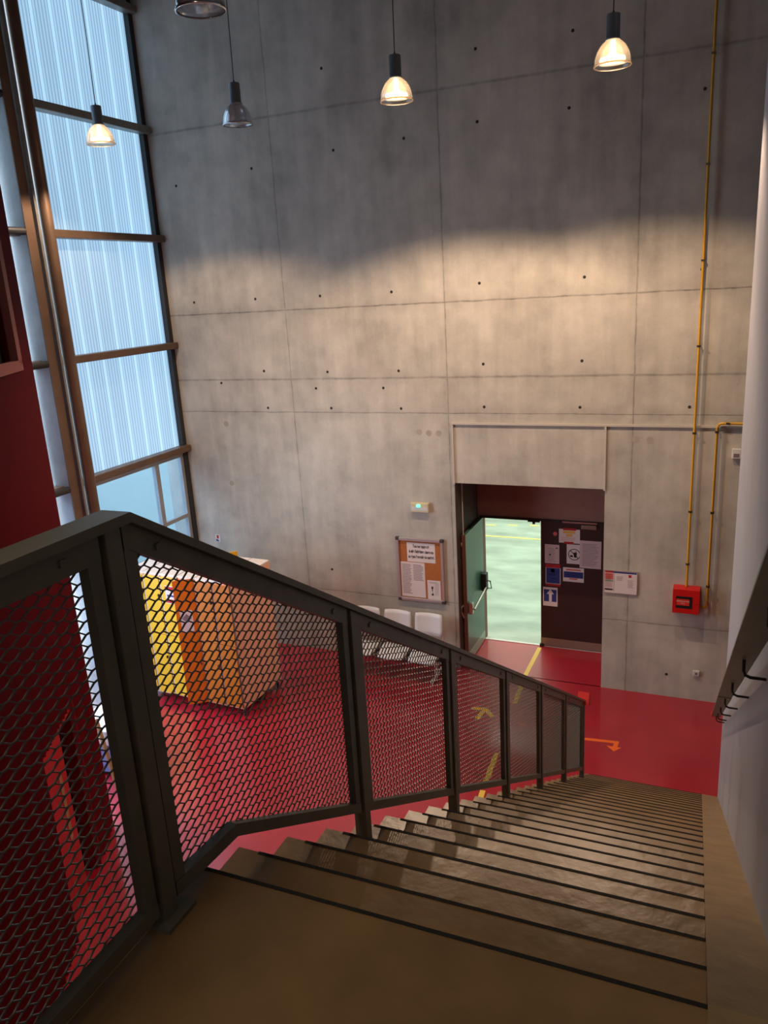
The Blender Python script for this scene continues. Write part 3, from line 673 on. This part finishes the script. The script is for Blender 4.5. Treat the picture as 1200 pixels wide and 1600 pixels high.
paper('notice', 'white notice with red tape above and below, topmost on brown door', 'paper', -2.352, -2.01, -4.226, -3.988, YP, base='paper_w', marks=[(.2, .92, .82, 1.08, 'redp'), (.25, -.06, .7, .1, 'redp'), (.2, .7, .78, .88, 'yellowp'), (.35, .48, .65, .66, 'yellowp')], lines=[(.1, .9, .42, .2, 4, 'pinkp')])
paper('notice', 'plain printed sheet at left edge of brown door', 'paper', -2.585, -2.344, -4.606, -4.272, YP, marks=[(.75, .8, .9, .85, 'inkb'), (.3, .42, .42, .5, 'inkb')], lines=[(.2, .75, .8, .12, 9, 'ink')])
nf = paper('no_food_sign', 'white sign with crossed circle forbidding food and drink', 'sign', -2.222, -1.99, -4.585, -4.246, YP, base='paper_w')
ring = MB(); cx, cz = -2.098, -4.42
for r_a, r_b in ((.088, .100),):
    vs = []; n_ = 32
    for k in range(n_):
        t_ = 2*math.pi*k/n_; vs += [(cx+r_a*math.cos(t_), YP-.003, cz+r_a*math.sin(t_)), (cx+r_b*math.cos(t_), YP-.003, cz+r_b*math.sin(t_))]
    ring.add(vs, [(2*k, 2*((k+1) % n_), 2*((k+1) % n_)+1, 2*k+1) for k in range(n_)])
ring.bar((cx-.066, YP-.0032, cz+.066), (cx+.066, YP-.0032, cz-.066), .001, .012, (0, 1, 0))
ring.build('prohibition_ring', M['inkb'], nf)
MB().prism_y([(cx-.005, cz-.05), (cx+.035, cz-.05), (cx+.045, cz+.04), (cx-.015, cz+.035)], YP-.003, YP-.002).bar((cx+.02, YP-.0025, cz+.03), (cx+.03, YP-.0025, cz+.07), .001, .006, (0, 1, 0)).build('cup_pictogram', M['inkb'], nf)
MB().prism_y([(cx-.07, cz-.045), (cx-.02, cz-.045), (cx-.024, cz-.02), (cx-.045, cz-.01), (cx-.066, cz-.02)], YP-.003, YP-.002).build('burger_pictogram', M['inkb'], nf)
paper('notice', 'largest printed sheet on brown door, beside the no food sign', 'paper', -2.010, -1.665, -4.641, -4.165, YP-.0035, lines=[(.12, .88, .88, .1, 16, 'ink')])
bl = paper('notice', 'blue notice with white lettering and red tape, left of brown door', 'paper', -2.572, -2.322, -4.970, -4.682, YP, base='paper_w', marks=[(.04, .03, .96, .99, 'blue'), (.35, .72, .6, .93, 'paper'), (0, 1.0, .98, 1.22, 'redp'), (0, -.14, 1.0, -.01, 'redp')], lines=[(.18, .8, .6, .52, 3, 'paper'), (.2, .75, .36, .3, 2, 'paper')])
paper('notice', 'wide notice with blue band in middle of brown door', 'paper', -2.281, -1.938, -4.904, -4.655, YP, base='paper_w', marks=[(.04, .28, .97, .72, 'blue'), (.15, .8, .85, .9, 'pinkp'), (.3, .16, .7, .26, 'pinkp')], lines=[(.15, .85, .62, .4, 4, 'ink')])
ar = paper('arrow_sign', 'blue sign with white upward arrow, lowest on brown door', 'sign', -2.617, -2.371, -5.379, -5.038, YP, base='paper_w', marks=[(.06, .24, .93, .88, 'blue')])
MB().prism_y([(-2.515, -5.295), (-2.468, -5.295), (-2.468, -5.16), (-2.43, -5.16), (-2.492, -5.07), (-2.554, -5.16), (-2.515, -5.16)], YP-.0045, YP-.003).build('arrow', M['paper_w'], ar)

# ------------------------------------------------------------------ floor markings
def tape(pts, wdt, m_, label, name='floor_tape', group=None):
    mb = MB()
    for i, (a, b) in enumerate(zip(pts[:-1], pts[1:])):
        a = Vector((*a, 0)); b = Vector((*b, 0)); d = (b-a).normalized(); n_ = Vector((-d.y, d.x, 0))*wdt/2; e = d*wdt/2*(0 if len(pts) == 2 else .9)
        z = ZF+.0015+i*.0004
        mb.add([(a-n_-(e if i else Vector()))[:2]+(z,), (a+n_-(e if i else Vector()))[:2]+(z,), (b+n_)[:2]+(z,), (b-n_)[:2]+(z,)], [(3, 2, 1, 0)])
    return tag(mb.build(name, m_), label, 'marking', group)
def v2(p): return (p[0], p[1])
class _T(tuple): pass
def tape2(segs, wdt, m_, label, group=None):
    mb = MB()
    for i, (ax, ay, bx, by) in enumerate(segs):
        d = Vector((bx-ax, by-ay, 0)).normalized(); n_ = Vector((-d.y, d.x, 0))*wdt/2; z = ZF+.001+i*.0004
        mb.add([(ax-n_.x, ay-n_.y, z), (bx-n_.x, by-n_.y, z), (bx+n_.x, by+n_.y, z), (ax+n_.x, ay+n_.y, z)], [(0, 1, 2, 3)])
    return tag(mb.build('floor_tape', m_), label, 'marking', group)
tape2([(-2.66, 12.42, -2.67, 11.2)], .07, M['yellowtape'], 'yellow tape strip starting at the hall doorway', 'yellow tape strips on the floor')
tape2([(-2.66, 11.17, -2.62, 10.45)], .07, M['yellowtape'], 'yellow tape strip between the doorway strip and the arrow', 'yellow tape strips on the floor')
tape2([(-2.54, 9.1, -2.50, 8.36)], .07, M['yellowtape'], 'yellow tape strip seen through mesh by the stairs', 'yellow tape strips on the floor')
tape2([(-2.49, 8.25, -2.46, 7.9)], .07, M['yellowtape'], 'short yellow tape strip just beside the steps', 'yellow tape strips on the floor')
tape2([(-3.04, 9.86, -3.00, 10.15), (-3.2, 10.12, -2.99, 10.17), (-2.84, 9.98, -3.0, 10.17)], .075, M['yellowtape'], 'yellow tape arrow on the red floor seen through mesh')
tape2([(-2.42, 9.9, -2.33, 9.92)], .06, M['orangetape'], 'small orange tape dash on red floor seen through mesh')
tape2([(-1.75, 9.77, -1.03, 9.84), (-1.055, 9.86, -1.065, 9.72)], .06, M['orangetape'], 'orange L shaped tape line ending in an arrowhead')
o_ = MB().add([(-1.18, 9.72, ZF+.003), (-.98, 9.72, ZF+.003), (-1.07, 9.60, ZF+.003)], [(0, 2, 1)])
tag(o_.build('floor_arrowhead', M['orangetape']), 'orange arrowhead at the end of orange tape line', 'marking')

# ------------------------------------------------------------------ beam seating
be = thing('beam_seating', 'three white moulded seats on one beam under notice board', 'seating', (-4.75, 10.95, ZF))
for cx in (-4.16, -4.70, -5.25):
    b = MB(); n_ = 8; wd = .235
    # backrest: slightly curved shell
    vs = []; rows = 5
    for j in range(rows+1):
        z = -5.47+(.37)*j/rows; yo = 11.02+.045*j/rows
        for i in range(n_+1):
            u = -1+2*i/n_; x = cx+u*(wd-(.012 if j in (0, rows) else 0)); vs.append((x, yo-.045*u*u, z))
    m0 = len(vs); vs += [(x, y+.014, z) for x, y, z in vs]; fs = []
    for j in range(rows):
        for i in range(n_):
            a_ = j*(n_+1)+i; fs.append((a_, a_+1, a_+n_+2, a_+n_+1)); fs.append((m0+a_+n_+1, m0+a_+n_+2, m0+a_+1, m0+a_))
    for i in range(n_):
        fs += [(i+1, i, m0+i, m0+i+1)]; a_ = rows*(n_+1)+i; fs += [(a_, a_+1, m0+a_+1, m0+a_)]
    for j in range(rows):
        a_ = j*(n_+1); fs += [(a_, a_+n_+1, m0+a_+n_+1, m0+a_)]; a_ += n_; fs += [(a_+n_+1, a_, m0+a_, m0+a_+n_+1)]
    b.add(vs, fs, True); b.build('backrest', M['seat'], be)
    s_ = MB(); vs = []; rows = 6
    for j in range(rows+1):
        y = 10.58+.42*j/rows; z = -5.71+.02*math.cos(j/rows*math.pi)*-1-(.03 if j == 0 else 0)
        for i in range(n_+1):
            u = -1+2*i/n_; vs.append((cx+u*(wd-(.02 if j in (0, rows) else 0)), y, z+.022*u*u))
    m0 = len(vs); vs += [(x, y, z-.014) for x, y, z in vs]; fs = []
    for j in range(rows):
        for i in range(n_):
            a_ = j*(n_+1)+i; fs.append((a_, a_+1, a_+n_+2, a_+n_+1)); fs.append((m0+a_+n_+1, m0+a_+n_+2, m0+a_+1, m0+a_))
    for i in range(n_):
        fs += [(i+1, i, m0+i, m0+i+1)]; a_ = rows*(n_+1)+i; fs += [(a_, a_+1, m0+a_+1, m0+a_)]
    for j in range(rows):
        a_ = j*(n_+1); fs += [(a_, a_+n_+1, m0+a_+n_+1, m0+a_)]; a_ += n_; fs += [(a_+n_+1, a_, m0+a_, m0+a_+n_+1)]
    s_.add(vs, fs, True); s_.build('seat', M['seat'], be)
    for sx in (-.22, .22):
        MB().tube([(cx+sx, 10.72, -5.74), (cx+sx, 11.0, -5.74), (cx+sx, 11.05, -5.68), (cx+sx, 11.045, -5.35)], .012, 8).build('seat_bracket', M['seatmetal'], be)
MB().box(-5.6, -3.9, 10.82, 10.88, -5.82, -5.76).build('beam', M['darksteel'], be, bevel=.005)
for x in (-5.55, -4.0):
    lg = MB().box(x-.025, x+.025, 10.825, 10.875, -6.08, -5.78); lg.bar((x, 10.62, -6.09), (x, 11.18, -6.09), .05, .03, (1, 0, 0)); lg.tube([(x, 10.64, ZF), (x, 10.64, -6.09)], .025, 10); lg.tube([(x, 11.16, ZF), (x, 11.16, -6.09)], .025, 10)
    lg.build('leg', M['seatmetal'], be)

# ------------------------------------------------------------------ lockers
LZ0, LZ1 = ZF+.14, -3.955
lt = Vector((-1.96, .10, 0)); ux = lt.normalized(); uy = Vector((-ux.y, ux.x, 0))
if uy.y < 0: uy = -uy
ORG = Vector((-6.37, 8.86, 0))
def L(a, b, z): p = ORG+ux*a+uy*b; return (p.x, p.y, z)
def lbox(mb, a0, a1, b0, b1, z0, z1):
    vs = [L(a0, b0, z0), L(a1, b0, z0), L(a1, b1, z0), L(a0, b1, z0), L(a0, b0, z1), L(a1, b0, z1), L(a1, b1, z1), L(a0, b1, z1)]
    return mb.add(vs, [(0, 1, 2, 3), (7, 6, 5, 4), (4, 5, 1, 0), (5, 6, 2, 1), (6, 7, 3, 2), (7, 4, 0, 3)])
def locker(a0, n, b0, front, doorm, framem, label, open_col=None):
    wdt = .325; a1 = a0+n*wdt; dp = .50
    o0 = L((a0+a1)/2, b0+dp/2, ZF); r = thing('locker_cabinet', label, 'locker', o0, 'double-tier lockers standing back to back')
    body = MB(); lbox(body, a0, a1, b0, b0+dp, LZ0, LZ1-.03); body.build('body', M['lock_side'], r)
    tp = MB(); lbox(tp, a0, a1, b0, b0+dp, LZ1-.03, LZ1); tp.use(1)
    for k in range(1, n+1):
        if a0+k*wdt < a1+.01: lbox(tp, a0+k*wdt-.004, a0+k*wdt+.004, b0, b0+dp, LZ1, LZ1+.002)
    tp.build('top', [M['lock_top'], M['lockgrey']], r)
    sgn = -1 if front else 1; fb_ = b0 if front else b0+dp
    zm = (LZ0+LZ1)/2+.02
    for k in range(n):
        for (z0, z1) in ((LZ0+.03, zm-.008), (zm+.008, LZ1-.05)):
            dm = doorm[k]
            d_ = MB(); lbox(d_, a0+k*wdt+.018, a0+(k+1)*wdt-.018, fb_, fb_+sgn*.022, z0, z1)
            do = d_.build('door', M[dm], r)
            hk = MB(); zz = z1-.32 if z0 > zm else z0+.62
            lbox(hk, a0+k*wdt+.035, a0+k*wdt+.055, fb_+sgn*.022, fb_+sgn*.045, zz, zz+.04); hk.build('lock', M['black'], do)
    fr_ = MB()
    for k in range(n+1): lbox(fr_, a0+k*wdt-.012+(.012 if k == 0 else 0), a0+k*wdt+.012-(.012 if k == n else 0), fb_, fb_+sgn*.012, LZ0, LZ1-.03)
    fr_.build('front_frame', M[framem], r)
    for k in (0, n):
        for bb in (b0+.05, b0+dp-.05):
            c_ = L(a0+k*wdt+(.04 if k == 0 else -.04), bb, ZF); MB().tube([c_, (c_[0], c_[1], LZ0)], .02, 10).build('foot', M['darksteel'], r)
    if open_col is not None:
        # a door standing ajar
        hx = a0+open_col*wdt+(0 if front else wdt*.95); dd = MB()
        A = Vector(L(hx+.01, fb_, 0)); ang = math.radians(38 if front else 122); dv = (ux*math.cos(ang)+uy*sgn*math.sin(ang)); nv = Vector((-dv.y, dv.x, 0))
        c_ = A+dv*.16; dd.obox((c_.x, c_.y, (LZ0+LZ1)/2), dv*.155, nv*.011, Vector((0, 0, (LZ1-LZ0)/2-.012)))
        dd.build('open_door', M['orange' if front else 'yellow'], r)
    return r
lk1 = locker(0, 3, 0, True, ['ochre', 'ochre', 'orange'], 'lockgrey', 'front locker cabinet with orange doors, one door ajar', 2)
lk2 = locker(.985, 3, 0, True, ['yellow', 'yellow', 'yellow'], 'lockframe', 'front locker cabinet with bright yellow doors')
lk3 = locker(0, 3, .51, False, ['ochre', 'yellow', 'yellow'], 'lockframe', 'rear locker cabinet with pale beige side, backing the orange one', 2)
lk4 = locker(.985, 3, .51, False, ['yellow', 'yellow', 'yellow'], 'lockframe', 'rear locker cabinet behind the yellow doored one, near window')
def sticker(label, a0, a1, z0, z1, mats, parts, off=-.024):
    mb = MB(); lbox(mb, a0, a1, off-.002, off, z0, z1)
    for (p0, q0, p1, q1, i) in parts:
        mb.use(i); lbox(mb, a0+(a1-a0)*p0, a0+(a1-a0)*p1, off-.003, off-.002, z0+(z1-z0)*q0, z0+(z1-z0)*q1)
    tag(mb.build('sticker', mats, origin=L((a0+a1)/2, off, z0)), label, 'sticker')
sticker('red and white notice stuck on a yellow locker door', 1.02, 1.22, -4.42, -4.13, [M['paper_w'], M['redp'], M['blue']], [(0, .75, 1, .95, 1), (0, .05, 1, .25, 1), (.15, .4, .85, .5, 2)])
# paper on the ajar orange door
Aq = Vector(L(.66, 0, 0)); dv = (ux*math.cos(math.radians(38))-uy*math.sin(math.radians(38))); nv = Vector((-dv.y, dv.x, 0)); nv = -nv if nv.y > 0 else nv
mb = MB(); c_ = Aq+dv*.17+nv*.013; mb.obox((c_.x, c_.y, -4.62), dv*.09, nv*.001, Vector((0, 0, .17))); mb.use(1)
c2 = c_+nv*.002
mb.obox((c2.x, c2.y, -4.57), (dv+Vector((0, 0, 1))).normalized()*.05, nv*.001, (dv-Vector((0, 0, 1))).normalized()*.05)
tag(mb.build('poster', [M['paper'], M['ink']]), 'pink poster with a diamond shape on the ajar orange locker door', 'poster')

# ------------------------------------------------------------------ things glimpsed behind the mesh, by the window
cr = thing('storage_crate', 'blue grey storage crate near window, glimpsed behind the mesh', 'crate', (-7.15, 6.95, ZF))
MB().box(-7.75, -6.95, 6.98, 7.6, ZF+.03, ZF+.50).build('body', M['cratblue'], cr, bevel=.03)
for x in (-7.65, -7.05):
    for y in (7.05, 7.52): MB().tube([(x, y, ZF), (x, y, ZF+.04)], .03, 10).build('foot', M['white'], cr)
tag(MB().box(-7.85, -7.0, 6.95, 7.6, ZF+.50, ZF+.72).build('foam_block', M['white'], bevel=.02), 'white foam block lying on the blue grey crate', 'block')
tag(MB().bar((-7.35, 6.93, ZF+.9), (-6.95, 6.72, ZF+.01), .05, .03, (0, 1, 0)).build('wooden_lath', M['wood'], bevel=.004), 'brown wooden lath leaning on the crate', 'lath')
